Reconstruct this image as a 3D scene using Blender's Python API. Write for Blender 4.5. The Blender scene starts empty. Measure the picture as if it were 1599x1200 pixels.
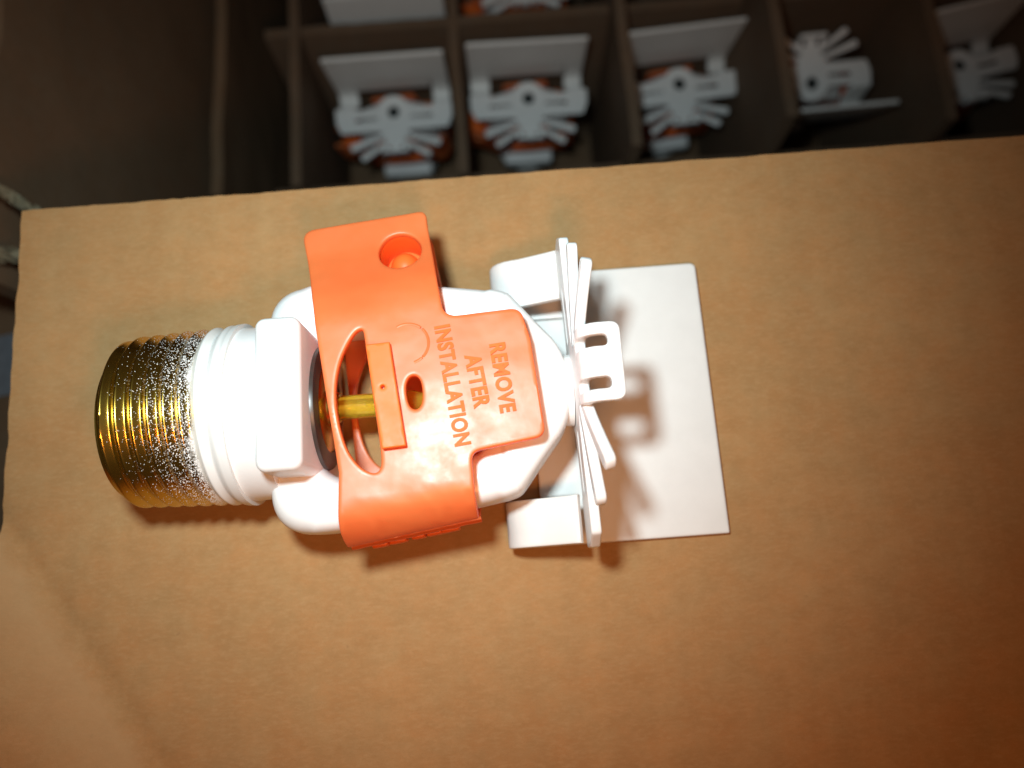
import bpy, bmesh, math, random
import numpy as np
from mathutils import Vector, Matrix, noise
from mathutils.geometry import delaunay_2d_cdt

S = 0.001                      # everything below is written in millimetres
sc = bpy.context.scene
rnd = random.Random(7)

# ------------------------------------------------------------------ camera
TILT, ROLL, CAM_H = math.radians(12.5), math.radians(4.3), 104.0
fwd = Vector((0, math.sin(TILT), -math.cos(TILT)))
up0 = Vector((0, math.cos(TILT), math.sin(TILT)))
rt0 = Vector((1, 0, 0))
rt = math.cos(ROLL) * rt0 - math.sin(ROLL) * up0
up = math.cos(ROLL) * up0 + math.sin(ROLL) * rt0
cd = bpy.data.cameras.new('camera')
cam = bpy.data.objects.new('camera', cd)
sc.collection.objects.link(cam)
M = Matrix((rt, up, -fwd)).transposed().to_4x4()
M.translation = Vector((0, 0, CAM_H * S))
cam.matrix_world = M
cd.sensor_width = 36.0
cd.lens = 28.01
cd.clip_start = 0.005
cd.clip_end = 20
cd.dof.use_dof = True
cd.dof.focus_distance = 0.089
cd.dof.aperture_fstop = 16.5
sc.camera = cam

# ------------------------------------------------------------------ world (dim warm room) and the flash
w = bpy.data.worlds.new('World'); sc.world = w; w.use_nodes = True
bg = w.node_tree.nodes['Background']
bg.inputs['Color'].default_value = (1.0, 0.66, 0.45, 1)
bg.inputs['Strength'].default_value = 0.035
fl = bpy.data.lights.new('flash', 'SPOT')
fl.energy = 0.585
fl.color = (0.79, 0.965, 1.0)
fl.shadow_soft_size = 0.0052
fl.spot_size = math.radians(95)
fl.spot_blend = 1.0
flash = bpy.data.objects.new('flash', fl)
sc.collection.objects.link(flash)
FL = Vector((-14, 22, 106)) * S
flash.location = FL
flash.rotation_euler = (Vector((-16, 43, 0)) * S - FL).to_track_quat('-Z', 'Y').to_euler()

# soft warm light from just below the lens (the second, orange highlight on the threads and the tan shadows)
al = bpy.data.lights.new('warm_lamp', 'AREA')
al.shape = 'DISK'; al.size = 0.016
al.energy = 0.042
al.color = (1.0, 0.42, 0.16)
warm = bpy.data.objects.new('warm_lamp', al)
sc.collection.objects.link(warm)
WL = Vector((4, -21, 98)) * S
warm.location = WL
warm.rotation_euler = (Vector((-10, 24, 0)) * S - WL).to_track_quat('-Z', 'Y').to_euler()

sc.view_settings.view_transform = 'Standard'
sc.view_settings.look = 'None'
sc.view_settings.exposure = 0.0
sc.view_settings.gamma = 1.0

# ------------------------------------------------------------------ materials
class NT:
    def __init__(s, name):
        s.m = bpy.data.materials.new(name); s.m.use_nodes = True
        s.t = s.m.node_tree; s.b = s.t.nodes['Principled BSDF']; s.out = s.t.nodes['Material Output']
        s._co = None
    def n(s, typ, **kw):
        nd = s.t.nodes.new(typ)
        for k, v in kw.items():
            if k.startswith('i_'):
                key = k[2:]
                key = int(key) if key.isdigit() else key.replace('_', ' ')
                nd.inputs[key].default_value = v
            else: setattr(nd, k, v)
        return nd
    def l(s, a, b): s.t.links.new(a, b)
    def co(s, scale=(1, 1, 1)):
        """object coordinates in millimetres, times scale"""
        if s._co is None: s._co = s.n('ShaderNodeTexCoord')
        mp = s.n('ShaderNodeMapping')
        mp.inputs['Scale'].default_value = tuple(1000 * k for k in scale)
        s.l(s._co.outputs['Object'], mp.inputs['Vector'])
        return mp.outputs['Vector']
    def noise(s, scale, detail=3, rough=.55, stretch=(1, 1, 1)):
        nd = s.n('ShaderNodeTexNoise', i_Scale=scale, i_Detail=detail, i_Roughness=rough)
        s.l(s.co(stretch), nd.inputs['Vector'])
        return nd.outputs['Fac']
    def ramp(s, fac, stops, interp='LINEAR'):
        r = s.n('ShaderNodeValToRGB'); r.color_ramp.interpolation = interp
        el = r.color_ramp.elements
        while len(el) < len(stops): el.new(.5)
        for e, (p, c) in zip(el, stops):
            e.position = p; e.color = (c, c, c, 1) if isinstance(c, (int, float)) else (*c, 1)
        s.l(fac, r.inputs['Fac']); return r.outputs['Color']
    def math(s, op, a, b=None, clamp=False):
        nd = s.n('ShaderNodeMath', operation=op, use_clamp=clamp)
        for i, v in enumerate((a, b)):
            if v is None: continue
            if isinstance(v, (int, float)): nd.inputs[i].default_value = v
            else: s.l(v, nd.inputs[i])
        return nd.outputs[0]
    def mix(s, fac, a, b, typ='MIX'):
        nd = s.n('ShaderNodeMix', data_type='RGBA', blend_type=typ)
        for key, v in ((0, fac), (6, a), (7, b)):
            if isinstance(v, (int, float)): nd.inputs[key].default_value = v
            elif isinstance(v, tuple): nd.inputs[key].default_value = (*v, 1)
            else: s.l(v, nd.inputs[key])
        return nd.outputs[2]
    def bump(s, h, strength=.2, dist=.05):
        nd = s.n('ShaderNodeBump', i_Strength=strength, i_Distance=dist * S)
        s.l(h, nd.inputs['Height']); return nd.outputs['Normal']

def mat_cardboard(name, base, var=1.0, stretch=(.35, 1, 1), fold=False):
    k = NT(name)
    fine = k.noise(2.6, 4, .7, stretch)                    # short fibres along the grain
    grain = k.noise(8.5, 2, .65)
    band = k.noise(.30, 2, .5, (1, .05, .05))              # faint flutes under the liner
    hue = k.noise(.17, 4, .65)
    blot = k.noise(.055, 4, .6, (.7, 1, 1))
    mid = k.noise(.42, 4, .7, (.6, 1, 1))
    def sc(*f): return tuple(b * q for b, q in zip(base, f))
    def part(fac, lo, hi, amt): return k.math('MULTIPLY', k.ramp(fac, [(lo, 0.0), (hi, 1.0)]), amt * var)
    c = k.mix(k.ramp(blot, [(.3, 0.0), (.7, 1.0)]), sc(.93, .92, .90), sc(1.08, 1.10, 1.12))
    c = k.mix(part(hue, .35, .65, .75), c, k.mix(1.0, c, (1.10, .92, .80), 'MULTIPLY'))
    c = k.mix(part(band, .38, .66, .34), c, k.mix(1.0, c, (.84, .82, .80), 'MULTIPLY'))
    c = k.mix(part(mid, .42, .70, .45), c, sc(.80, .74, .64))
    c = k.mix(part(fine, .46, .74, .50), c, sc(1.20, 1.26, 1.40))
    c = k.mix(part(grain, .50, .74, .50), c, sc(.74, .68, .58))
    sp = k.noise(.62, 2, .4)
    c = k.mix(k.math('MULTIPLY', k.ramp(sp, [(.77, 0.0), (.80, 1.0)]), .25), c, sc(.5, .45, .45))
    if fold:                                               # paler band beside the fold line, fading out to the left
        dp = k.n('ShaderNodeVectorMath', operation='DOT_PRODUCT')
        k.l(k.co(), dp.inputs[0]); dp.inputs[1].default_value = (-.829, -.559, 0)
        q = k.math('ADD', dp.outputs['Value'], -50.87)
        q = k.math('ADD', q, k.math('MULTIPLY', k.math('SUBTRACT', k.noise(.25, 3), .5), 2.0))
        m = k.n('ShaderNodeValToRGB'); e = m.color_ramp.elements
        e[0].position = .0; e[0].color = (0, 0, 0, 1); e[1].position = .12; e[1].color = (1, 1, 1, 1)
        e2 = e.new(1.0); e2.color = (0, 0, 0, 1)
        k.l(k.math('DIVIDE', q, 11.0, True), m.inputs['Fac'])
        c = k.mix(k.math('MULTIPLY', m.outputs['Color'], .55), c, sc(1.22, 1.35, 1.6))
    k.l(c, k.b.inputs['Base Color'])
    k.b.inputs['Roughness'].default_value = .80
    k.b.inputs['Specular IOR Level'].default_value = .25
    h = k.math('ADD', fine, k.math('ADD', k.math('MULTIPLY', mid, 2.0), k.math('MULTIPLY', grain, .6)))
    k.l(k.bump(h, .35, .06), k.b.inputs['Normal'])
    return k.m

def mat_white(name='white_paint', base=(.86, .85, .84), rough=.32):
    k = NT(name)
    n = k.noise(.9, 3); k.l(k.bump(n, .10, .05), k.b.inputs['Normal'])
    d = k.noise(.25, 4, .65)
    c = k.mix(k.ramp(d, [(.35, 0.0), (.75, 1.0)]), base, tuple(b * .95 for b in base))
    sp = k.noise(1.4, 2, .5)
    c = k.mix(k.math('MULTIPLY', k.ramp(sp, [(.80, 0.0), (.84, 1.0)]), .5), c, (.5, .45, .40))
    k.l(c, k.b.inputs['Base Color'])
    k.b.inputs['Roughness'].default_value = rough
    k.b.inputs['Specular IOR Level'].default_value = .5
    return k.m

def mat_thread():
    """gold chromate brass, over-sprayed with white paint towards the body"""
    k = NT('gold_thread')
    sep = k.n('ShaderNodeSeparateXYZ'); k.l(k.co(), sep.inputs[0])
    x = sep.outputs['X']
    wob = k.noise(.22, 3)
    xw = k.math('ADD', x, k.math('MULTIPLY', k.math('SUBTRACT', wob, .5), 2.4))
    # coverage 0 at x=-46, 1 at x=-36.3
    cov = k.n('ShaderNodeMapRange', interpolation_type='LINEAR')
    k.l(xw, cov.inputs[0])
    cov.inputs[1].default_value = -45.8; cov.inputs[2].default_value = -34.4
    cv = k.math('POWER', cov.outputs[0], 2.0, True)
    def dots(sc_, lo):
        v = k.n('ShaderNodeTexVoronoi', i_Scale=sc_)
        k.l(k.co(), v.inputs['Vector'])
        wn = k.n('ShaderNodeTexWhiteNoise'); k.l(v.outputs['Position'], wn.inputs['Vector'])
        on = k.math('LESS_THAN', wn.outputs['Value'], k.math('MULTIPLY', cv, lo))
        near = k.math('LESS_THAN', v.outputs['Distance'], k.math('ADD', .20, k.math('MULTIPLY', cv, .22)))
        return k.math('MULTIPLY', on, near)
    d = k.math('MAXIMUM', dots(5.2, .62), k.math('MAXIMUM', dots(7.5, .55), dots(4.0, .22)))
    full = k.n('ShaderNodeMapRange'); k.l(k.math('ADD', xw, k.math('MULTIPLY', k.noise(3.0, 2), .8)), full.inputs[0])
    full.inputs[1].default_value = -34.6; full.inputs[2].default_value = -33.9
    mask = k.math('MAXIMUM', d, full.outputs[0], True)
    # metal
    tint = k.noise(.5, 2)
    gold = k.mix(tint, (.60, .34, .05), (.68, .50, .10))
    pr = k.b
    k.l(gold, pr.inputs['Base Color']); pr.inputs['Metallic'].default_value = 1
    pr.inputs['Roughness'].default_value = .24
    k.l(k.bump(k.noise(3, 3), .12, .03), pr.inputs['Normal'])
    wp = k.n('ShaderNodeBsdfPrincipled'); wp.inputs['Base Color'].default_value = (.78, .77, .75, 1)
    wp.inputs['Roughness'].default_value = .38
    ms = k.n('ShaderNodeMixShader'); k.l(mask, ms.inputs[0]); k.l(pr.outputs[0], ms.inputs[1]); k.l(wp.outputs[0], ms.inputs[2])
    k.l(ms.outputs[0], k.out.inputs['Surface'])
    return k.m

def mat_orange(name, col=(1.0, .265, .07), trans=.44, rough=.38, spec=1.0, coat=.5):
    k = NT(name)
    blot = k.noise(.12, 3, .6)
    c1 = k.mix(k.ramp(blot, [(.3, 0.0), (.7, 1.0)]), col, tuple(min(1, v * f) for v, f in zip(col, (1.0, 1.18, 1.25))))
    k.l(c1, k.b.inputs['Base Color'])
    k.l(k.math('ADD', k.math('MULTIPLY', k.ramp(k.noise(.35, 4, .65), [(.3, 0.0), (.7, 1.0)]), .16), rough - .06), k.b.inputs['Roughness'])
    k.b.inputs['Specular IOR Level'].default_value = spec
    k.b.inputs['Coat Weight'].default_value = coat
    k.b.inputs['Coat Roughness'].default_value = .55
    h = k.math('ADD', k.math('MULTIPLY', k.noise(.16, 2, .5), 2.4), k.math('MULTIPLY', k.noise(1.1, 3), .10))
    nm = k.bump(h, .22, .35)
    k.l(nm, k.b.inputs['Normal'])
    tr = k.n('ShaderNodeBsdfTranslucent'); tr.inputs['Color'].default_value = (1.0, .20, .03, 1)
    ms = k.n('ShaderNodeMixShader', i_0=trans)
    k.l(k.b.outputs[0], ms.inputs[1]); k.l(tr.outputs[0], ms.inputs[2])
    k.l(ms.outputs[0], k.out.inputs['Surface'])
    return k.m

def mat_simple(name, col, rough=.5, metal=0.0, bump=.08):
    k = NT(name)
    n = k.noise(.8, 4, .6)
    k.l(k.mix(k.ramp(n, [(.3, 0.0), (.7, 1.0)]), tuple(c * .82 for c in col), tuple(c * 1.12 for c in col)), k.b.inputs['Base Color'])
    k.b.inputs['Roughness'].default_value = rough; k.b.inputs['Metallic'].default_value = metal
    k.l(k.bump(n, bump, .1), k.b.inputs['Normal'])
    return k.m

def mat_glass():
    k = NT('yellow_liquid_glass')
    n = k.noise(.5, 2)
    k.l(k.mix(n, (1.0, .78, .06), (1.0, .86, .12)), k.b.inputs['Base Color'])
    k.b.inputs['Transmission Weight'].default_value = .86
    k.b.inputs['IOR'].default_value = 1.45
    k.b.inputs['Roughness'].default_value = .03
    return k.m

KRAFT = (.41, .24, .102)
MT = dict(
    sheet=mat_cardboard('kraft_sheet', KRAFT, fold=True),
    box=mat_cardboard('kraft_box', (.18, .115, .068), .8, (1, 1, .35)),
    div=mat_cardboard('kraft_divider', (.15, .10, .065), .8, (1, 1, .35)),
    torn=mat_cardboard('torn_kraft', (.24, .21, .14), 1.0),
    white=mat_white(), plate=mat_white('white_plate_paint', (.80, .79, .77), .45),
    thread=mat_thread(), orange=mat_orange('orange_plastic'),
    letter=mat_orange('orange_lettering', (.92, .19, .025), .32, .55, .3, .08),
    rib=mat_orange('orange_solid', (1.0, .165, .025), .10, .45, .4, 0),
    dark=mat_simple('dark_gasket', (.055, .042, .036), .35, .2),
    brass=mat_simple('brass', (.62, .36, .08), .25, 1.0),
    glass=mat_glass(), steel=mat_simple('dark_screw', (.03, .035, .035), .5, .3),
    floor=mat_simple('grey_floor', (.07, .072, .08), .8), tape=mat_simple('grey_tape', (.20, .22, .25), .4),
)

# ------------------------------------------------------------------ mesh helpers
C = sc.collection
def mesh_from(name, verts, faces, smooth_angle=35):
    me = bpy.data.meshes.new(name)
    me.from_pydata([tuple(c * S for c in v) for v in verts], [], faces)
    bm = bmesh.new(); bm.from_mesh(me)
    bmesh.ops.recalc_face_normals(bm, faces=bm.faces)
    bm.to_mesh(me); bm.free()
    me.polygons.foreach_set('use_smooth', [True] * len(me.polygons))
    me.set_sharp_from_angle(angle=math.radians(smooth_angle))
    me.update()
    return me

def link(name, me, mat, parent=None, loc=(0, 0, 0), rot=(0, 0, 0)):
    o = bpy.data.objects.new(name, me); C.objects.link(o)
    if mat is not None and len(me.materials) == 0: me.materials.append(mat)
    o.location = Vector(loc) * S; o.rotation_euler = rot
    if me.name in SHEETS:
        md = o.modifiers.new('weighted_normals', 'WEIGHTED_NORMAL'); md.mode = 'FACE_AREA'; md.keep_sharp = True; md.weight = 60
    if parent is not None: o.parent = parent
    return o

def tag(o, label, cat, group=None, kind=None):
    if label: o['label'] = label
    if cat: o['category'] = cat
    if group: o['group'] = group
    if kind: o['kind'] = kind
    return o

def thing(name, label, cat, loc=(0, 0, 0), group=None):
    o = bpy.data.objects.new(name, None); C.objects.link(o)
    o.empty_display_size = .005
    o.location = Vector(loc) * S
    return tag(o, label, cat, group)

def box(x0, x1, y0, y1, z0, z1, bevel=0.0, seg=2, name='box', jitter=0):
    bm = bmesh.new(); bmesh.ops.create_cube(bm, size=1)
    for v in bm.verts:
        v.co = Vector(((x0 + x1) / 2 + v.co.x * (x1 - x0), (y0 + y1) / 2 + v.co.y * (y1 - y0), (z0 + z1) / 2 + v.co.z * (z1 - z0))) * S
    if bevel: bmesh.ops.bevel(bm, geom=list(bm.edges), offset=bevel * S, segments=seg, profile=.5, affect='EDGES')
    me = bpy.data.meshes.new(name); bm.to_mesh(me); bm.free()
    me.polygons.foreach_set('use_smooth', [True] * len(me.polygons)); me.set_sharp_from_angle(angle=math.radians(50))
    return me

def lathe_x(profile, seg=64, name='lathe', cap=True):
    """profile: (x, r) pairs, revolved about the x axis"""
    vs, fs = [], []
    for x, r in profile:
        for k in range(seg):
            a = 2 * math.pi * k / seg; vs.append((x, r * math.cos(a), r * math.sin(a)))
    for i in range(len(profile) - 1):
        for k in range(seg):
            a, b = i * seg + k, i * seg + (k + 1) % seg
            fs.append((a, b, b + seg, a + seg))
    if cap:
        fs.append(tuple(range(seg))); fs.append(tuple(range((len(profile) - 1) * seg, len(profile) * seg)))
    return mesh_from(name, vs, fs)

def fillet(poly, r, n=5):
    """round the corners of a polygon; r is one radius or one per corner"""
    out = []; N = len(poly)
    for i, p in enumerate(poly):
        rr = r[i] if isinstance(r, (list, tuple)) else r
        p = np.array(p, float); a = np.array(poly[i - 1], float); b = np.array(poly[(i + 1) % N], float)
        if rr <= 0: out.append(tuple(p)); continue
        u = a - p; v = b - p; lu = np.linalg.norm(u); lv = np.linalg.norm(v); u /= lu; v /= lv
        cosang = np.clip(u @ v, -1, 1); half = math.acos(cosang) / 2
        d = min(rr / math.tan(max(half, .05)), .48 * lu, .48 * lv)
        p0 = p + u * d; p1 = p + v * d
        for k in range(n + 1):
            t = k / n
            out.append(tuple((1 - t) ** 2 * p0 + 2 * t * (1 - t) * p + t * t * p1))
    return out

def resample(poly, step):
    out = []; N = len(poly)
    for i in range(N):
        a = np.array(poly[i], float); b = np.array(poly[(i + 1) % N], float)
        k = max(1, int(math.ceil(np.linalg.norm(b - a) / step)))
        for j in range(k): out.append(a + (b - a) * j / k)
    o = [out[0]]
    for p in out[1:]:
        if np.linalg.norm(p - o[-1]) > 1e-3: o.append(p)
    return np.array(o)

def area(P):
    x, y = P[:, 0], P[:, 1]; return .5 * np.sum(x * np.roll(y, -1) - np.roll(x, -1) * y)

def smooth_closed(poly, it=2):
    P = np.array(poly, float)
    for _ in range(it):
        Q = np.empty((2 * len(P), 2)); nx = np.roll(P, -1, 0)
        Q[0::2] = .75 * P + .25 * nx; Q[1::2] = .25 * P + .75 * nx; P = Q
    return [tuple(p) for p in P]

def inside(P, pts):
    x, y = pts[:, 0], pts[:, 1]; res = np.zeros(len(pts), bool)
    n = len(P); j = n - 1
    for i in range(n):
        xi, yi, xj, yj = P[i, 0], P[i, 1], P[j, 0], P[j, 1]
        if yi != yj:
            c = ((yi > y) != (yj > y)) & (x < (xj - xi) * (y - yi) / (yj - yi) + xi)
            res ^= c
        j = i
    return res

SHEETS = set()                 # sheet meshes whose broad faces keep their own normals (weighted by area)
def plate2d(name, outer, holes=(), t=1.0, r=.15, step=.6, grid=1.2, fmap=None):
    """a sheet cut along 2-D outlines, with rounded edges; fmap(u, v, w) bends it into place"""
    loops = []
    for i, lp in enumerate([outer, *holes]):
        P = resample(lp, step)
        want = 1 if i == 0 else -1
        if area(P) * want < 0: P = P[::-1].copy()
        loops.append(P)
    norms = []
    for P in loops:                       # inward (into the material) vertex normals: left of travel
        e = np.roll(P, -1, 0) - P; e /= np.linalg.norm(e, axis=1)[:, None] + 1e-12
        nl = np.stack([-e[:, 1], e[:, 0]], 1); nv = nl + np.roll(nl, 1, 0)
        ln = np.linalg.norm(nv, axis=1)[:, None] + 1e-9
        norms.append(nv / ln / np.clip(ln / 2, .6, 1))
    inset = [P + n * r for P, n in zip(loops, norms)]
    allp = [p for L in inset for p in L]
    edges, off = [], 0
    for L in inset:
        n = len(L); edges += [(off + k, off + (k + 1) % n) for k in range(n)]; off += n
    nb = len(allp)
    lo = loops[0].min(0); hi = loops[0].max(0)
    gx = np.arange(lo[0] + grid * .5, hi[0], grid); gy = np.arange(lo[1] + grid * .5, hi[1], grid)
    G = np.array([(a, b) for a in gx for b in gy]) if len(gx) and len(gy) else np.zeros((0, 2))
    if len(G):
        ok = inside(inset[0], G)
        for h in inset[1:]: ok &= ~inside(h, G)
        G = G[ok]
        if len(G):
            B = np.array(allp); d = np.min(((G[:, None, :] - B[None]) ** 2).sum(2), 1)
            G = G[d > (grid * .45) ** 2]
    sup = []
    for P, n in zip(loops, norms):         # a row of support points just inside the rounded edge keeps the flat face flat
        Q = P + n * (r + .28)
        ok = inside(inset[0], Q)
        for h in inset[1:]: ok &= ~inside(h, Q)
        Q = Q[ok]
        B = np.array(allp); d = np.min(((Q[:, None, :] - B[None]) ** 2).sum(2), 1) if len(Q) else np.zeros(0)
        sup += list(Q[d > .2 ** 2])
    if len(sup) and len(G):
        d = np.min(((G[:, None, :] - np.array(sup)[None]) ** 2).sum(2), 1); G = G[d > .3 ** 2]
    if len(sup): G = np.array(list(G) + sup)
    pts = [Vector((p[0], p[1])) for p in allp] + [Vector((p[0], p[1])) for p in G]
    ov, oe, of, orig, _, _ = delaunay_2d_cdt(pts, edges, [], 0, 1e-7)
    cen = np.array([[sum(ov[i][k] for i in f) / len(f) for k in (0, 1)] for f in of])
    ok = inside(inset[0], cen)
    for h in inset[1:]: ok &= ~inside(h, cen)
    of = [f for f, k in zip(of, ok) if k]
    back = {}
    for i, o in enumerate(orig):
        for q in o: back[q] = i
    V, F = [], []
    n2 = len(ov)
    for v in ov: V.append((v[0], v[1], t / 2))
    for v in ov: V.append((v[0], v[1], -t / 2))
    for f in of:
        F.append(tuple(f)); F.append(tuple(n2 + i for i in reversed(f)))
    k3 = 1 - math.cos(math.pi / 4)
    off = 0
    for P, n in zip(loops, norms):
        m = len(P)
        rings = [[back[off + k] for k in range(m)]]
        for ins, wz in ((r * k3, t / 2 - r * k3), (0, t / 2 - r), (0, -t / 2 + r), (r * k3, -t / 2 + r * k3)):
            base = len(V); Q = P + n * ins
            V += [(q[0], q[1], wz) for q in Q]; rings.append([base + k for k in range(m)])
        rings.append([n2 + back[off + k] for k in range(m)])
        for a, b in zip(rings, rings[1:]):
            for k in range(m):
                q = (a[k], a[(k + 1) % m], b[(k + 1) % m], b[k])
                if len(set(q)) >= 3: F.append(q)
        off += m
    if fmap: V = [fmap(*v) for v in V]
    me = mesh_from(name, V, F, 50); SHEETS.add(me.name)
    return me

def tube(path, rad, seg=10, name='tube', closed_ends=True):
    vs, fs = [], []
    path = [Vector(p) for p in path]
    for i, p in enumerate(path):
        d = (path[min(i + 1, len(path) - 1)] - path[max(i - 1, 0)]).normalized()
        a = d.orthogonal().normalized(); b = d.cross(a)
        rr = rad[i] if isinstance(rad, (list, tuple)) else rad
        for k in range(seg):
            th = 2 * math.pi * k / seg; vs.append(tuple(p + rr * (a * math.cos(th) + b * math.sin(th))))
    for i in range(len(path) - 1):
        for k in range(seg):
            a, b = i * seg + k, i * seg + (k + 1) % seg; fs.append((a, b, b + seg, a + seg))
    fs.append(tuple(range(seg))); fs.append(tuple(range((len(path) - 1) * seg, len(path) * seg)))
    return mesh_from(name, vs, fs)

# ------------------------------------------------------------------ floor, carton, divider, sheet
floor = link('floor', box(-900, 900, -900, 900, -205, -200, name='floor'), MT['floor']); floor['kind'] = 'structure'

carton = thing('cardboard_box', 'large open brown cardboard box holding the divided rows of white sprinkler heads', 'cardboard box', (0, 150, -184))
def cpart(name, me, mat='box', **k):
    o = link(name, me, MT[mat], carton, (0, -150, 184)); return o
def lean_wall(name, x_low, x_high, y0, y1, z0, z1, t, ny=40, nz=26, seed=0):
    vs, fs = [], []
    for side in (0, 1):
        for i in range(ny + 1):
            for j in range(nz + 1):
                y = y0 + (y1 - y0) * i / ny; f = j / nz; z = z0 + (z1 - z0) * f
                x = x_low + (x_high - x_low) * f + 1.6 * noise.noise(Vector((y * .02, z * .02, seed))) + .5 * noise.noise(Vector((y * .09, z * .09, seed + 4)))
                if j == nz: z += 2.2 * noise.noise(Vector((y * .06, 3.3, seed)))
                vs.append((x - side * t, y, z))
    n = (ny + 1) * (nz + 1)
    for side in (0, 1):
        for i in range(ny):
            for j in range(nz):
                a = side * n + i * (nz + 1) + j; fs.append((a, a + 1, a + nz + 2, a + nz + 1))
    per = [i * (nz + 1) for i in range(ny + 1)] + [ny * (nz + 1) + j for j in range(1, nz + 1)] + [i * (nz + 1) + nz for i in range(ny - 1, -1, -1)] + [j for j in range(nz - 1, 0, -1)]
    for a, b in zip(per, per[1:] + per[:1]): fs.append((a, b, n + b, n + a))
    return mesh_from(name, vs, fs, 40)
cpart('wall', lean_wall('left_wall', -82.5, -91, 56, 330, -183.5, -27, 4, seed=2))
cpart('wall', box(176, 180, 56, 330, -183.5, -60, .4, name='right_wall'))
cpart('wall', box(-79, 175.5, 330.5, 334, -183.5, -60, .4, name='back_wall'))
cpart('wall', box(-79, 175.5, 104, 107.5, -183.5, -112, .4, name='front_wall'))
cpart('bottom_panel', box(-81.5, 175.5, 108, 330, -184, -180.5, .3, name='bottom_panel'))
# outer flap folded down on the left, with a strip of grey tape over it
fv = lambda u, v, ww: (-92 - u, v, -62 - .25 * u + ww + .8 * noise.noise(Vector((u * .05, v * .05, 1))))
cpart('outer_flap', plate2d('outer_flap', fillet([(2, -40), (60, -40), (60, 92), (2, 92)], 1), t=3, r=.4, step=3, grid=4, fmap=fv))
fv2 = lambda u, v, ww: (-92 - u, v, -60.2 - .25 * u + ww + .8 * noise.noise(Vector((u * .05, v * .05, 1))))
cpart('tape_strip', plate2d('tape_strip', fillet([(2.5, 44), (58, 42), (58, 56), (2.5, 58)], .5), t=.3, r=.05, step=3, grid=4, fmap=fv2), 'tape')
# torn, crumpled scrap of the wall at the corner by the sheet
def torn_strip(name, pts, wdt, seed):
    vs, fs = [], []; nseg = 48; mw = 10
    P = [Vector(p) for p in pts]
    for side in (0, 1):
        for i in range(nseg + 1):
            f = i / nseg * (len(P) - 1); k = min(int(f), len(P) - 2); q = P[k].lerp(P[k + 1], f - k)
            for j in range(mw + 1):
                g = j / mw - .5
                ww = wdt * (1 + .45 * noise.noise(Vector((i * .23, seed, g * 2))))
                d = Vector((noise.noise(Vector((i * .2, j * .4, seed))), noise.noise(Vector((i * .2, j * .4, seed + 9))), noise.noise(Vector((i * .2, j * .4, seed + 5))))) * 1.6
                v = q + Vector((g * ww, -g * ww * .45, -abs(g) * ww * .55)) + d
                vs.append((v.x, v.y, v.z - side * 1.1))
    n = (nseg + 1) * (mw + 1)
    for side in (0, 1):
        for i in range(nseg):
            for j in range(mw):
                a = side * n + i * (mw + 1) + j; fs.append((a, a + 1, a + mw + 2, a + mw + 1))
    per = [i * (mw + 1) for i in range(nseg + 1)] + [nseg * (mw + 1) + j for j in range(1, mw + 1)] + [i * (mw + 1) + mw for i in range(nseg - 1, -1, -1)] + list(range(mw - 1, 0, -1))
    for a, b in zip(per, per[1:] + per[:1]): fs.append((a, b, n + b, n + a))
    return mesh_from(name, vs, fs, 60)
cpart('torn_edge', torn_strip('torn_edge', [(-98, 74, -21), (-86, 69, -20), (-79, 64, -22)], 6.0, 3), 'torn')
cpart('torn_edge', torn_strip('torn_edge', [(-96, 61, -27), (-86, 59, -24), (-76, 55, -23)], 7, 8), 'torn')
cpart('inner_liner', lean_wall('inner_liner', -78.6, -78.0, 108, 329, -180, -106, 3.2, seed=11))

grid = thing('box_divider', 'brown cardboard cell divider grid standing in the box between the rows of white sprinkler heads', 'box divider', (57, 200, -180))
GX = [-57.5, -9.5, 39.5, 80.0, 127, 172]
GZ = [-106.5, -106.5, -98, -89, -97, -106]
GY = [113.5, 161.5, 206, 250]
def dpart(me): return link('divider_panel', me, MT['div'], grid, (-57, -200, 180))
def wavy_panel(name, axis, c, a0, a1, z0, z1, t, seed):
    vs, fs = [], []; n, m = 60, 8
    for side in (-.5, .5):
        for i in range(n + 1):
            a = a0 + (a1 - a0) * i / n
            for j in range(m + 1):
                z = z0 + (z1 - z0) * j / m
                d = c + side * t + .8 * noise.noise(Vector((a * .03, z * .02, seed)))
                if j == m: z += .5 * noise.noise(Vector((a * .25, 1, seed))) + .5 * noise.noise(Vector((a * .07, 4, seed)))
                vs.append((d, a, z) if axis == 'y' else (a, d, z))
    k = (n + 1) * (m + 1)
    for s in (0, 1):
        for i in range(n):
            for j in range(m):
                q = s * k + i * (m + 1) + j; fs.append((q, q + 1, q + m + 2, q + m + 1))
    per = [i * (m + 1) for i in range(n + 1)] + [n * (m + 1) + j for j in range(1, m + 1)] + [i * (m + 1) + m for i in range(n - 1, -1, -1)] + list(range(m - 1, 0, -1))
    for a, b in zip(per, per[1:] + per[:1]): fs.append((a, b, k + b, k + a))
    return mesh_from(name, vs, fs, 40)
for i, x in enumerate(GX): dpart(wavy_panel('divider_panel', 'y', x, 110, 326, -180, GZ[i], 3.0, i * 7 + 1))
for i, y in enumerate(GY): dpart(wavy_panel('divider_panel', 'x', y, -67, 174.5, -179.9, -108.5 if i else -118, 3.0, i * 5 + 40))

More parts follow.
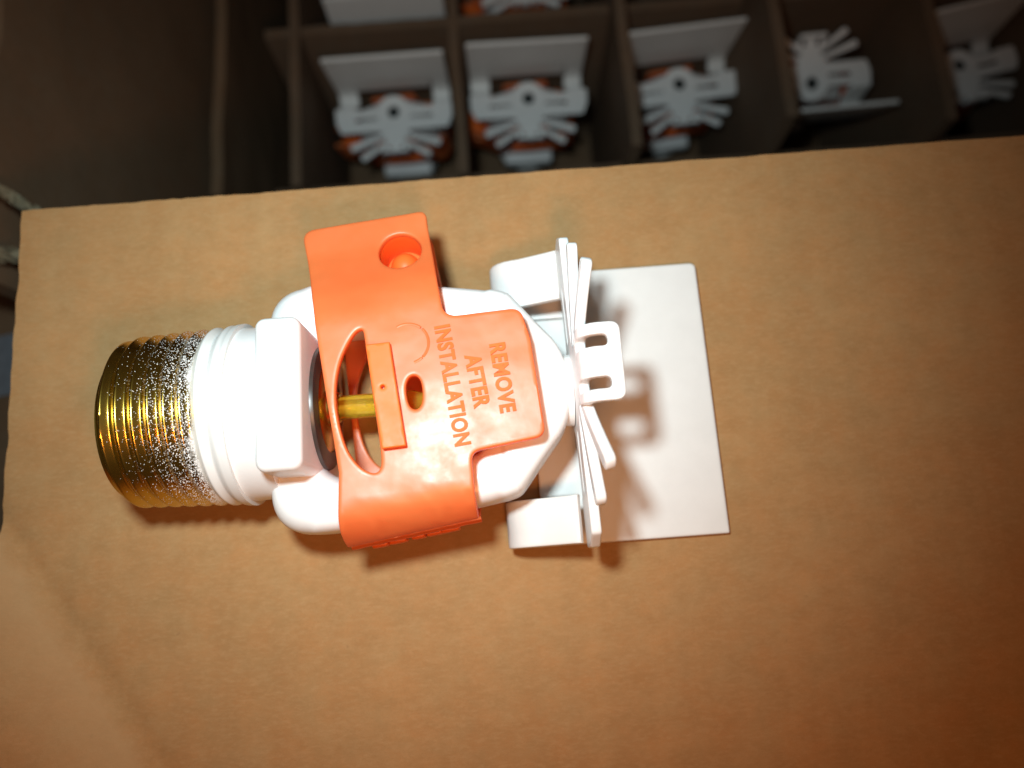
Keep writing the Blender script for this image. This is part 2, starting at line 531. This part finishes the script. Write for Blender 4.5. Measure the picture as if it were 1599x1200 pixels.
def sheet_mesh():
    """the tan cardboard sheet, with a fold line rising towards the lower left"""
    nx, ny = 150, 110; t = 2.2
    x0, x1, y0, y1 = -67.6, 118, -72, 53.6
    p0 = Vector((-67.76, 9.46)); p1 = Vector((-46.97, -21.34)); d = (p1 - p0).normalized(); nrm = Vector((d.y, -d.x))
    if nrm.x > 0: nrm = -nrm
    vs, fs = [], []
    for side in (0, 1):
        for i in range(nx + 1):
            u = i / nx; x = x0 + (x1 - x0) * u ** 1.15
            for j in range(ny + 1):
                y = y0 + (y1 - y0) * (1 - (1 - j / ny) ** 1.15)
                q = (Vector((x, y)) - p0).dot(nrm)
                z = math.tan(math.radians(42)) * (q + math.sqrt(q * q + .5)) / 2
                z += .12 * noise.noise(Vector((x * .03, y * .03, 0))) - .6 * math.exp(-((q + .4) / 1.3) ** 2)
                if i == 0: x_ = x + .35 * noise.noise(Vector((y * .22, 5, 0))) + .12 * noise.noise(Vector((y * 1.1, 8, 0)))
                else: x_ = x
                y_ = y + (.18 * noise.noise(Vector((x * .16, 2, 0))) + .10 * noise.noise(Vector((x * .9, 6, 0))) if j == ny else 0)
                vs.append((x_, y_, z - .12 - side * t))
    n = (nx + 1) * (ny + 1)
    for side in (0, 1):
        for i in range(nx):
            for j in range(ny):
                a = side * n + i * (ny + 1) + j; fs.append((a, a + 1, a + ny + 2, a + ny + 1))
    per = [i * (ny + 1) for i in range(nx + 1)] + [nx * (ny + 1) + j for j in range(1, ny + 1)] + [i * (ny + 1) + ny for i in range(nx - 1, -1, -1)] + list(range(ny - 1, 0, -1))
    for a, b in zip(per, per[1:] + per[:1]): fs.append((a, b, n + b, n + a))
    return mesh_from('cardboard_sheet', vs, fs, 40)
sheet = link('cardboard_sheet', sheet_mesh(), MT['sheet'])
tag(sheet, 'flat tan kraft cardboard sheet with a fold at lower left, under the loose sprinkler head', 'cardboard sheet')

# ------------------------------------------------------------------ the sprinkler head (local: x along its axis, z up when it lies on its plate)
AY, AZ = 19.35, 10.75          # where the axis lies above the sheet
LY = lambda y: y - AY
LZ = lambda z: z - AZ

def thread_mesh():
    n, m = 168, 120; x0, x1 = -45.6, -31.0; pitch = 1.76
    vs, fs = [], []
    for i in range(n + 1):
        x = x0 + (x1 - x0) * i / n
        R = 10.15 + .045 * (x - x0)
        if x < x0 + 1.3: R -= 1.0 * (1 - (x - x0) / 1.3)
        fade = min(1, max(0, (x1 - .6 - x) / 1.8))
        for k in range(m):
            a = 2 * math.pi * k / m
            ph = (x / pitch - a / (2 * math.pi)) % 1
            tri = abs(ph * 2 - 1)
            tri = min(.88, max(.10, tri))
            r = R - .80 * fade * tri
            vs.append((x, r * math.cos(a), r * math.sin(a)))
    for i in range(n):
        for k in range(m):
            a, b = i * m + k, i * m + (k + 1) % m; fs.append((a, b, b + m, a + m))
    # bore
    b0 = len(vs)
    for x, r in ((x0, 7.4), (x0 + 9, 7.0)):
        for k in range(m):
            a = 2 * math.pi * k / m; vs.append((x, r * math.cos(a), r * math.sin(a)))
    for k in range(m):
        a, b = k, (k + 1) % m; fs.append((b, a, b0 + a, b0 + b)); fs.append((b0 + b, b0 + a, b0 + m + a, b0 + m + b))
    fs.append(tuple(b0 + m + k for k in range(m)))
    fs.append(tuple(n * m + k for k in reversed(range(m))))
    return mesh_from('thread', vs, fs, 60)

def frame_mesh():
    """the two arms: a closed ring in plan, swept with a rounded section"""
    out = [(-28.6, 0), (-28.6, 9.5), (-28.2, 12.4), (-26.4, 14.3), (-23.5, 14.9), (-15, 14.4), (-8, 13.5), (-2.2, 12.6), (-0.5, 12.2), (0.2, 11.9), (0.8, 11.3), (3.5, 7.8), (6.2, 4.6), (6.8, 0)]
    inn = [(-23.2, 0), (-23.2, 5.0), (-22.8, 7.0), (-21.5, 8.2), (-19.5, 8.8), (-14, 8.8), (-8, 8.2), (-4.4, 7.0), (-3.2, 6.0), (-2.2, 5.0), (-1.4, 4.0), (-.7, 2.6), (-.3, 1.4), (-.2, 0)]
    def mirror(p): return [*p, *[(x, -y) for x, y in reversed(p[1:-1])]]
    O = smooth_closed(mirror(out), 2); I = smooth_closed(mirror(inn), 2)
    N = len(O); sec = 24; vs, fs = [], []
    for k in range(N):
        o = np.array(O[k]); i = np.array(I[k]); mid = (o + i) / 2; hw = (o - i) / 2
        x = mid[0]; h = 4.3 + (.35 if x > -1 else 0)
        ex = 5.0 if x > -3 else 3.4 if x > -22 else 2.6
        for s in range(sec):
            a = 2 * math.pi * s / sec; c, d = math.cos(a), math.sin(a)
            cu = math.copysign(abs(c) ** (2 / ex), c); du = math.copysign(abs(d) ** (2 / ex), d)
            p = mid + hw * cu; vs.append((p[0], p[1], h * du))
    for k in range(N):
        for s in range(sec):
            a = k * sec + s; b = k * sec + (s + 1) % sec; c = ((k + 1) % N) * sec + (s + 1) % sec; d = ((k + 1) % N) * sec + s
            fs.append((a, b, c, d))
    return mesh_from('frame', vs, fs, 70)

# developed outlines of the deflector: u across (y from the axis), v up (z from the axis)
XD, TD = 7.6, 1.15
def dmap(bend=lambda u, v: 0.0):
    return lambda u, v, ww: (XD + ww + bend(u, v) - .019 * u, u, v)
def deflector_face():
    half = [(0, -5.4), (2.2, -4.95), (4.1, -3.5), (5.1, -1.7), (5.6, -1.2), (12.6, -1.2), (12.6, -2.2), (18.55, -2.2), (18.5, 2.4), (17.1, 5.8), (5.2, 5.9), (4.3, 6.3), (3.7, 7.2), (3.0, 9.6), (3.4, 10.2), (4.05, 10.7)]
    poly = half + [(-x, y) for x, y in reversed(half[1:])]
    rad = [0, 1, 1.4, .8, .4, .3, .3, .7, 1.2, .7, .3, .2, .2, .2, .1, 0]
    rad = rad + list(reversed(rad[1:]))
    slit = lambda s: fillet([(s * 5.2, 1.3), (s * 12.3, 1.3), (s * 12.3, 2.5), (s * 5.2, 2.5)], .55)
    hole = [(1.9 * math.cos(a), 1.9 * math.sin(a)) for a in np.linspace(0, 2 * math.pi, 28, endpoint=False)]
    return plate2d('deflector', fillet(poly, rad, 4), [slit(1), slit(-1), hole], TD, .2, .7, 1.2, dmap())
def fin(root, tip, wr, wt, bx, name='fin'):
    root = np.array(root, float); tip = np.array(tip, float); d = tip - root; L = np.linalg.norm(d); d /= L; n = np.array([-d[1], d[0]])
    poly = [(0, -wr / 2), (L, -wt / 2), (L, wt / 2), (0, wr / 2)]
    P = fillet(poly, [0, wt * .42, wt * .42, 0], 5)
    def f(u, v, ww):
        s = max(0.0, u / L); q = root + d * u + n * v; b = bx * s ** 1.3
        sl = bx * 1.3 * s ** .3 / L
        return (XD + b - .019 * q[0] + ww * .97, q[0] - d[0] * sl * ww, q[1] - d[1] * sl * ww)
    return plate2d(name, P, (), TD, .2, .5, .9, f)
def lip_mesh():
    """tab folded forward at the top, with two slots through the fold"""
    r = 1.7; z0 = 10.4; zb = 13.3 - r + .1; x1 = 11.55
    l1 = zb - z0; l2 = math.pi / 2 * r; l3 = x1 - XD - r
    T = l1 + l2 + l3
    poly = fillet([(0, -4.0), (l1, -4.1), (l1 + l2, -4.15), (T, -4.15), (T, 4.15), (l1 + l2, 4.15), (l1, 4.1), (0, 4.0)], [0, 0, 0, 1.9, 1.9, 0, 0, 0], 7)
    sl = lambda c: fillet([(l1 * .3, c - .62), (T - 1.35, c - .66), (T - 1.35, c + .66), (l1 * .3, c + .62)], .6, 6)
    def f(u, v, ww):
        if u <= l1: x, z, nx, nz = XD, z0 + u, -1, 0
        elif u <= l1 + l2:
            a = (u - l1) / r; x = XD + r - r * math.cos(a); z = zb + r * math.sin(a); nx, nz = -math.cos(a), math.sin(a)
        else: x, z, nx, nz = XD + r + (u - l1 - l2), zb + r, 0, 1
        return (x + nx * ww, v, z + nz * ww)
    return plate2d('front_lip', poly, [sl(2.25), sl(-2.25)], TD - .02, .18, .4, .7, f)
def canopy_mesh():
    """the large plate that lies on the sheet; two side straps curl back up to the deflector ears"""
    zp = .62; XR = 26.1; xs = 1.7; r = 3.05
    s1 = XR - xs; s2 = math.pi * r; xe, ze = 6.85, 9.0
    zt0 = zp + 2 * r; l3 = math.hypot(xe - xs, ze - zt0); a3 = math.atan2(ze - zt0, xe - xs)
    def f(u, v, ww):
        if u <= s1: x, z, nx, nz = XR - u, zp, 0, 1
        elif u <= s1 + s2:
            a = (u - s1) / r; x = xs - r * math.sin(a); z = zp + r - r * math.cos(a); nx, nz = math.sin(a), math.cos(a)
        else:
            q = u - s1 - s2; x = xs + q * math.cos(a3); z = zt0 + q * math.sin(a3); nx, nz = math.sin(a3), -math.cos(a3)
        return (x + nx * ww, LY(v), LZ(z + nz * ww))
    T = s1 + s2 + l3; sc_ = XR - 2.5
    ya, yb, yc, yd = 1.45, 7.1, 31.4, 37.8
    poly = [(0, ya), (T, ya), (T, yb), (18.6, yb), (18.6, yb + .5), (sc_, yb + .5), (sc_, yc - .14), (18.6, yc - .14), (18.6, yc), (T, yc), (T, yd), (0, yd)]
    return plate2d('canopy_plate', fillet(poly, [.25, 0, 0, .2, .2, .5, .5, .2, .2, 0, 0, .9]), (), 1.1, .2, .9, 1.3, f)
def lip_edge(): pass

def build_sprinkler(label, group=None):
    t = thing('sprinkler_head', label, 'sprinkler', (0, AY, AZ), group)
    link('thread', thread_mesh(), MT['thread'], t)
    link('neck', lathe_x([(-31.05, 9.2), (-31.0, 10.3), (-29.0, 10.25), (-27.0, 10.2), (-26.8, 9.0)], 80, 'neck'), MT['white'], t)
    link('wrench_boss', box(-27.5, -22.5, -8.45, 8.45, -10.5, 11.1, 1.15, 5, 'wrench_boss'), MT['white'], t)
    link('frame', frame_mesh(), MT['white'], t)
    link('nose_boss', lathe_x([(-1.2, 1.2), (-1.0, 2.9), (1.5, 3.3), (4.0, 3.9), (7.0, 4.3), (7.02, 2)], 48, 'nose_boss'), MT['white'], t)
    seat = link('seat_cap', lathe_x([(-23.4, 7.35), (-22.5, 7.4), (-22.1, 7.25), (-21.95, 6.6), (-21.95, 5.3), (-22.2, 5.2)], 64, 'seat_cap'), MT['dark'], t)
    link('button', lathe_x([(-22.6, 5.3), (-22.05, 5.25), (-21.9, 4.9), (-21.85, 2.4), (-21.1, 2.1), (-20.6, 1.6)], 48, 'button'), MT['brass'], seat)
    link('glass_bulb', lathe_x([(-21.0, .3), (-20.9, 1.1), (-20.4, 1.42), (-12.5, 1.45), (-11.7, 1.40), (-10.6, 1.0), (-8.6, .85), (-4.2, .85), (-3.9, .5)], 40, 'glass_bulb'), MT['glass'], t)
    link('load_screw', lathe_x([(-4.4, 1.0), (-4.3, 1.9), (-.9, 1.9), (-.8, 1)], 32, 'load_screw'), MT['brass'], t)
    d = link('deflector', deflector_face(), MT['white'], t)
    for s in (1, -1):
        link('fin', fin((s * 3.55, 7.35), (s * 14.3, 10.9), 1.5, 2.25, .35), MT['white'], d)
        link('fin', fin((s * 3.05, 9.7), (s * 10.9, 14.8), 1.3, 2.1, 1.35), MT['white'], d)
    link('front_lip', lip_mesh(), MT['white'], d)
    link('canopy_plate', canopy_mesh(), MT['plate'], d)
    link('center_screw', lathe_x([(6.0, 1.85), (7.6, 1.8), (7.75, 1.5)], 24, 'center_screw'), MT['steel'], d)
    return t
main = build_sprinkler('white sprinkler head with gold speckled threads lying alone on the tan cardboard sheet')

# ------------------------------------------------------------------ the orange strap (world coordinates, then made local to the same origin)
PY = [-5, 2.6, 3.0, 3.5, 4.4, 5.7, 7.5, 10, 20, 29, 32, 35, 38, 42]
PZ = [7, 7.6, 8.6, 10.0, 14.6, 17.2, 18.0, 18.25, 18.3, 18.0, 17.2, 15.6, 14.5, 14.0]
ky = np.linspace(-5, 43, 400); kz = np.interp(ky, PY, PZ)
kk = np.exp(-np.linspace(-2, 2, 15) ** 2); kk /= kk.sum()
kz = np.convolve(np.pad(kz, 7, 'edge'), kk, 'valid')
def ztop(x, y):
    yy = y - .115 * (x + 12); return float(np.interp(yy, ky, kz))
def zbot(x, y):
    yy = y - .115 * (x + 12); return float(np.interp(yy, [2, 4.2, 5.5, 8, 30, 33, 36, 39, 43], [9.6, 8.0, 5.2, 3.6, 3.4, 5.2, 8.0, 8.2, 8.2]))
def wrap(zf):
    def f(u, v, ww):
        e = .15
        sy = (zf(u, v + e) - zf(u, v - e)) / (2 * e); n = 1 / math.sqrt(1 + sy * sy)
        z = zf(u, v) + .10 * noise.noise(Vector((u * .25, v * .25, 3)))
        yy = v - .115 * (u + 12)
        if zf is ztop: z += .16 * math.exp(-((yy - 7.3 - .55 * math.sin(u * .75 + 1)) / .5) ** 2)
        return (u, LY(v - sy * n * ww), LZ(z + n * ww))
    return f
OUT = [(-23.95, 40.6), (-8.85, 42.1), (-8.73, 39.94), (-7.05, 27.25), (1.55, 27.65), (2.41, 23.97), (3.25, 12.95), (-4.95, 11.8), (-4.87, 7.88), (-4.77, 5.25), (-19.75, 3.16), (-19.28, 10.57), (-21.91, 29.89)]
ORAD = [1.5, 1.7, 0, 1.7, 1.5, 0, 1.3, 1.2, 0, .15, .15, 0, 0]
SLOT = [(-16.39, 26.6), (-17.13, 26.21), (-18.02, 24.85), (-18.85, 23.04), (-19.4, 20.5), (-19.4, 17.61), (-18.93, 14.74), (-18.17, 12.58), (-16.97, 10.96), (-15.68, 10.24), (-14.98, 10.39), (-14.6, 11.2), (-14.77, 13.72), (-15.18, 17.3), (-15.54, 20.94), (-15.95, 24.31), (-16.12, 26.21)]
SMALL = [(-11.69, 19.61), (-11.37, 20.46), (-10.78, 20.78), (-10.22, 20.51), (-9.91, 19.77), (-9.83, 18.54), (-9.96, 17.47), (-10.48, 16.87), (-11.11, 16.99), (-11.5, 17.59), (-11.67, 18.6)]
SLOT = smooth_closed(SLOT, 2); SMALL = smooth_closed(SMALL, 2)
HC, HR = (-12.05, 36.6), 2.55
RIB = [(-15.75, 24.33), (-13.07, 24.45), (-11.74, 12.8), (-14.34, 12.65)]
circ = lambda c, r, n=36: [(c[0] + r * math.cos(a), c[1] + r * math.sin(a)) for a in np.linspace(0, 2 * math.pi, n, endpoint=False)]
def ring_v(name, c, prof, seg=36, zf=None):
    """surface of revolution about a vertical line at c: profile (r, z)"""
    vs, fs = [], []
    for r, z in prof:
        for k in range(seg):
            a = 2 * math.pi * k / seg; vs.append((c[0] + r * math.cos(a), LY(c[1] + r * math.sin(a)), LZ(z)))
    for i in range(len(prof) - 1):
        for k in range(seg):
            a, b = i * seg + k, i * seg + (k + 1) % seg; fs.append((a, b, b + seg, a + seg))
    return vs, fs, seg
def text_mesh(txt, o, e, capv, lift=.30):
    """letters along o->e, cap height along capv, as raised solids following the strap"""
    cu = bpy.data.curves.new('text_curve', 'FONT'); cu.body = txt; cu.extrude = .05; cu.offset = .038; cu.resolution_u = 4
    cu.space_character = 1.08
    to = bpy.data.objects.new('text_curve', cu); C.objects.link(to)
    dg = bpy.context.evaluated_depsgraph_get(); me = bpy.data.meshes.new_from_object(to.evaluated_get(dg))
    bpy.data.objects.remove(to); bpy.data.curves.remove(cu)
    P = np.array([v.co[:] for v in me.vertices]); lo = P.min(0); hi = P.max(0)
    o = np.array(o); e = np.array(e); cv = np.array(capv)
    vs = []
    for p in P:
        a = (p[0] - lo[0]) / (hi[0] - lo[0]); b = (p[1] - lo[1]) / (hi[1] - lo[1]); c = (p[2] - lo[2]) / (hi[2] - lo[2])
        q = o + (e - o) * a + cv * b
        vs.append((q[0], LY(q[1]), LZ(ztop(q[0], q[1]) + .36 + lift * c)))
    fs = [tuple(f.vertices) for f in me.polygons]
    bpy.data.meshes.remove(me)
    return mesh_from('raised_lettering', vs, fs, 40)

def build_strap(label, group=None):
    t = thing('protective_strap', label, 'protective strap', (0, AY, AZ), group)
    front = link('front_panel', plate2d('front_panel', fillet(OUT, ORAD, 6), [SLOT, SMALL, circ(HC, HR)], 1.0, .22, .6, .9, wrap(ztop)), MT['orange'], t)
    rear_out = [(-23.5, 40.2), (-8.9, 41.6), (-7.05, 27.25), (1.3, 27.3), (2.9, 13.1), (-4.95, 11.8), (-4.9, 5.2), (-19.7, 3.2), (-21.6, 29.9)]
    link('rear_panel', plate2d('rear_panel', fillet(rear_out, [1.5, 1.6, 1.6, 1.5, 1.3, 1.2, .2, .2, 0], 5), [[(x - .75, y + 2.0) for x, y in SLOT]], .9, .2, .8, 1.2, wrap(zbot)), MT['orange'], t)
    # hem that welds the two panels along the lower edge, with its row of small raised bumps
    a = Vector((-19.85, LY(3.1), LZ(10.2))); b = Vector((-4.72, LY(5.2), LZ(10.9)))
    path = [a.lerp(b, k / 24) + Vector((0, .10 * noise.noise(Vector((k * .5, 1, 1))), .12 * noise.noise(Vector((k * .6, 5, 1))))) for k in range(25)]
    hem = link('hem', tube(path, .55, 10, 'hem'), MT['orange'], t)
    for k, (f, wd) in enumerate(((.20, 1.9), (.34, 2.1), (.50, 1.6), (.625, 1.8), (.75, 2.2))):
        c = a.lerp(b, f)
        me = box(-wd / 2, wd / 2, -.55, .55, -1.1, 1.1, .2, 2, 'raised_bump')
        link('raised_bump', me, MT['rib'], hem, (c.x, c.y - .25, c.z - 2.0), (0, 0, .137))
    # collar round the hole and the domed snap pin standing in it
    zt = 14.2
    vs, fs, sg = ring_v('collar', HC, [(HR + .02, zt), (HR - .06, zt - .3), (HR - .12, zt - 5.6), (HR + .7, zt - 5.6), (HR + .7, zt - .5)])
    link('snap_collar', mesh_from('snap_collar', vs, fs, 40), MT['rib'], front)
    vs, fs, sg = ring_v('pin', (HC[0], HC[1] - .25), [(2.9, 8.5), (2.9, 9.2), (1.95, 9.3), (1.9, 10.6), (1.7, 11.5), (1.25, 12.2), (.7, 12.6), (.15, 12.7)], 32)
    fs.append(tuple(len(vs) - 32 + k for k in range(32))); fs.append(tuple(range(32)))
    link('snap_pin', mesh_from('snap_pin', vs, fs, 50), MT['rib'], t)
    # stiffening rib beside the slot, and the shallow ring beside it
    fr = lambda u, v, ww: (u, LY(v), LZ(ztop(u, v) + .95 + ww))
    link('rib', plate2d('rib', fillet(RIB, [.12] * 4, 2), [circ((-14.0, 19.4), .22, 10)], 1.5, .14, .8, 1.2, fr), MT['rib'], front)
    rc = (-11.2, 24.4)
    arc = []
    for k in range(26):
        an = math.radians(-75 + 195 * k / 25); x = rc[0] + 2.3 * math.cos(an); y = rc[1] + 2.3 * math.sin(an); arc.append((x, LY(y), LZ(ztop(x, y) + .40)))
    link('embossed_ring', tube(arc, .2, 8, 'embossed_ring'), MT['orange'], front)
    n90 = lambda o, e, h: tuple(np.array((-(np.array(e) - o)[1], (np.array(e) - o)[0])) / np.linalg.norm(np.array(e) - o) * h)
    for txt, o, e, h in (('INSTALLATION', (-8.24, 26.1), (-6.67, 12.42), 1.85), ('AFTER', (-5.06, 22.5), (-4.31, 16.4), 1.85), ('REMOVE', (-2.25, 23.55), (-1.55, 15.7), 1.85)):
        link('raised_lettering', text_mesh(txt, o, e, n90(o, e, h)), MT['letter'], front)
    return t
strap = build_strap('bright orange plastic strap reading REMOVE AFTER INSTALLATION, clipped round the loose sprinkler head')

# ------------------------------------------------------------------ the sprinkler heads standing in the box (copies of the two things above)
def copy_tree(o, parent=None):
    c = o.copy(); C.objects.link(c)
    if parent is not None: c.parent = parent
    for ch in list(o.children): copy_tree(ch, c)
    return c
UP = Matrix(((0, -1, 0), (0, 0, -1), (1, 0, 0)))        # local x -> up, local -z (plate side) -> +y
heads = [   # x, y, z of the deflector, turn, tilt, label of the head, label of its strap
    (-31.0, 141.6, -124, 0, 11.0, 'boxed white head in the leftmost front cell, nearest above the orange tag', 'dim orange strap below the leftmost front-row head in the box'),
    (12.0, 142.8, -124, -1, 11.0, 'boxed white head in the second front cell from the left, plate behind it', 'dim orange strap below the second front-row head from the left'),
    (60.5, 144.5, -125, 3, 11.0, 'boxed white head in the third front cell, left ear hidden by the cell wall', 'dim orange strap below the third front-row head from the left'),
    (99.8, 137.6, -119, 181, 22.0, 'boxed white head turned round, fins pointing away above its edge-on plate', 'dark orange strap below the turned-round fourth head in the box'),
    (151.5, 145.0, -127, 10, 2.0, 'darkest boxed white head, at the far right end of the front row', 'darkest orange strap, below the head at the far right end'),
    (-31.0, 180.5, -124, 181, 0.0, 'boxed head behind the leftmost one, only its grey plate in view', 'orange strap hidden behind the grey plate in the second row'),
    (13.5, 189.5, -124, 1, 0.0, 'boxed head of the second row with only its fins in view at the top', 'red-orange strap seen at the top edge beside second-row fins'),
]
for x, y, z, turn, tilt, hl, sl in heads:
    R = Matrix.Rotation(math.radians(tilt), 3, 'X') @ Matrix.Rotation(math.radians(turn), 3, 'Z') @ UP
    mw = R.to_4x4(); mw.translation = (Vector((x, y, z)) - R @ Vector((7.6, 0, 0))) * S
    h = copy_tree(main); h.matrix_world = mw
    tag(h, hl, 'sprinkler', 'white sprinkler heads standing in the box')
    k = copy_tree(strap); k.matrix_world = mw
    tag(k, sl, 'protective strap', 'orange straps on the boxed sprinkler heads')
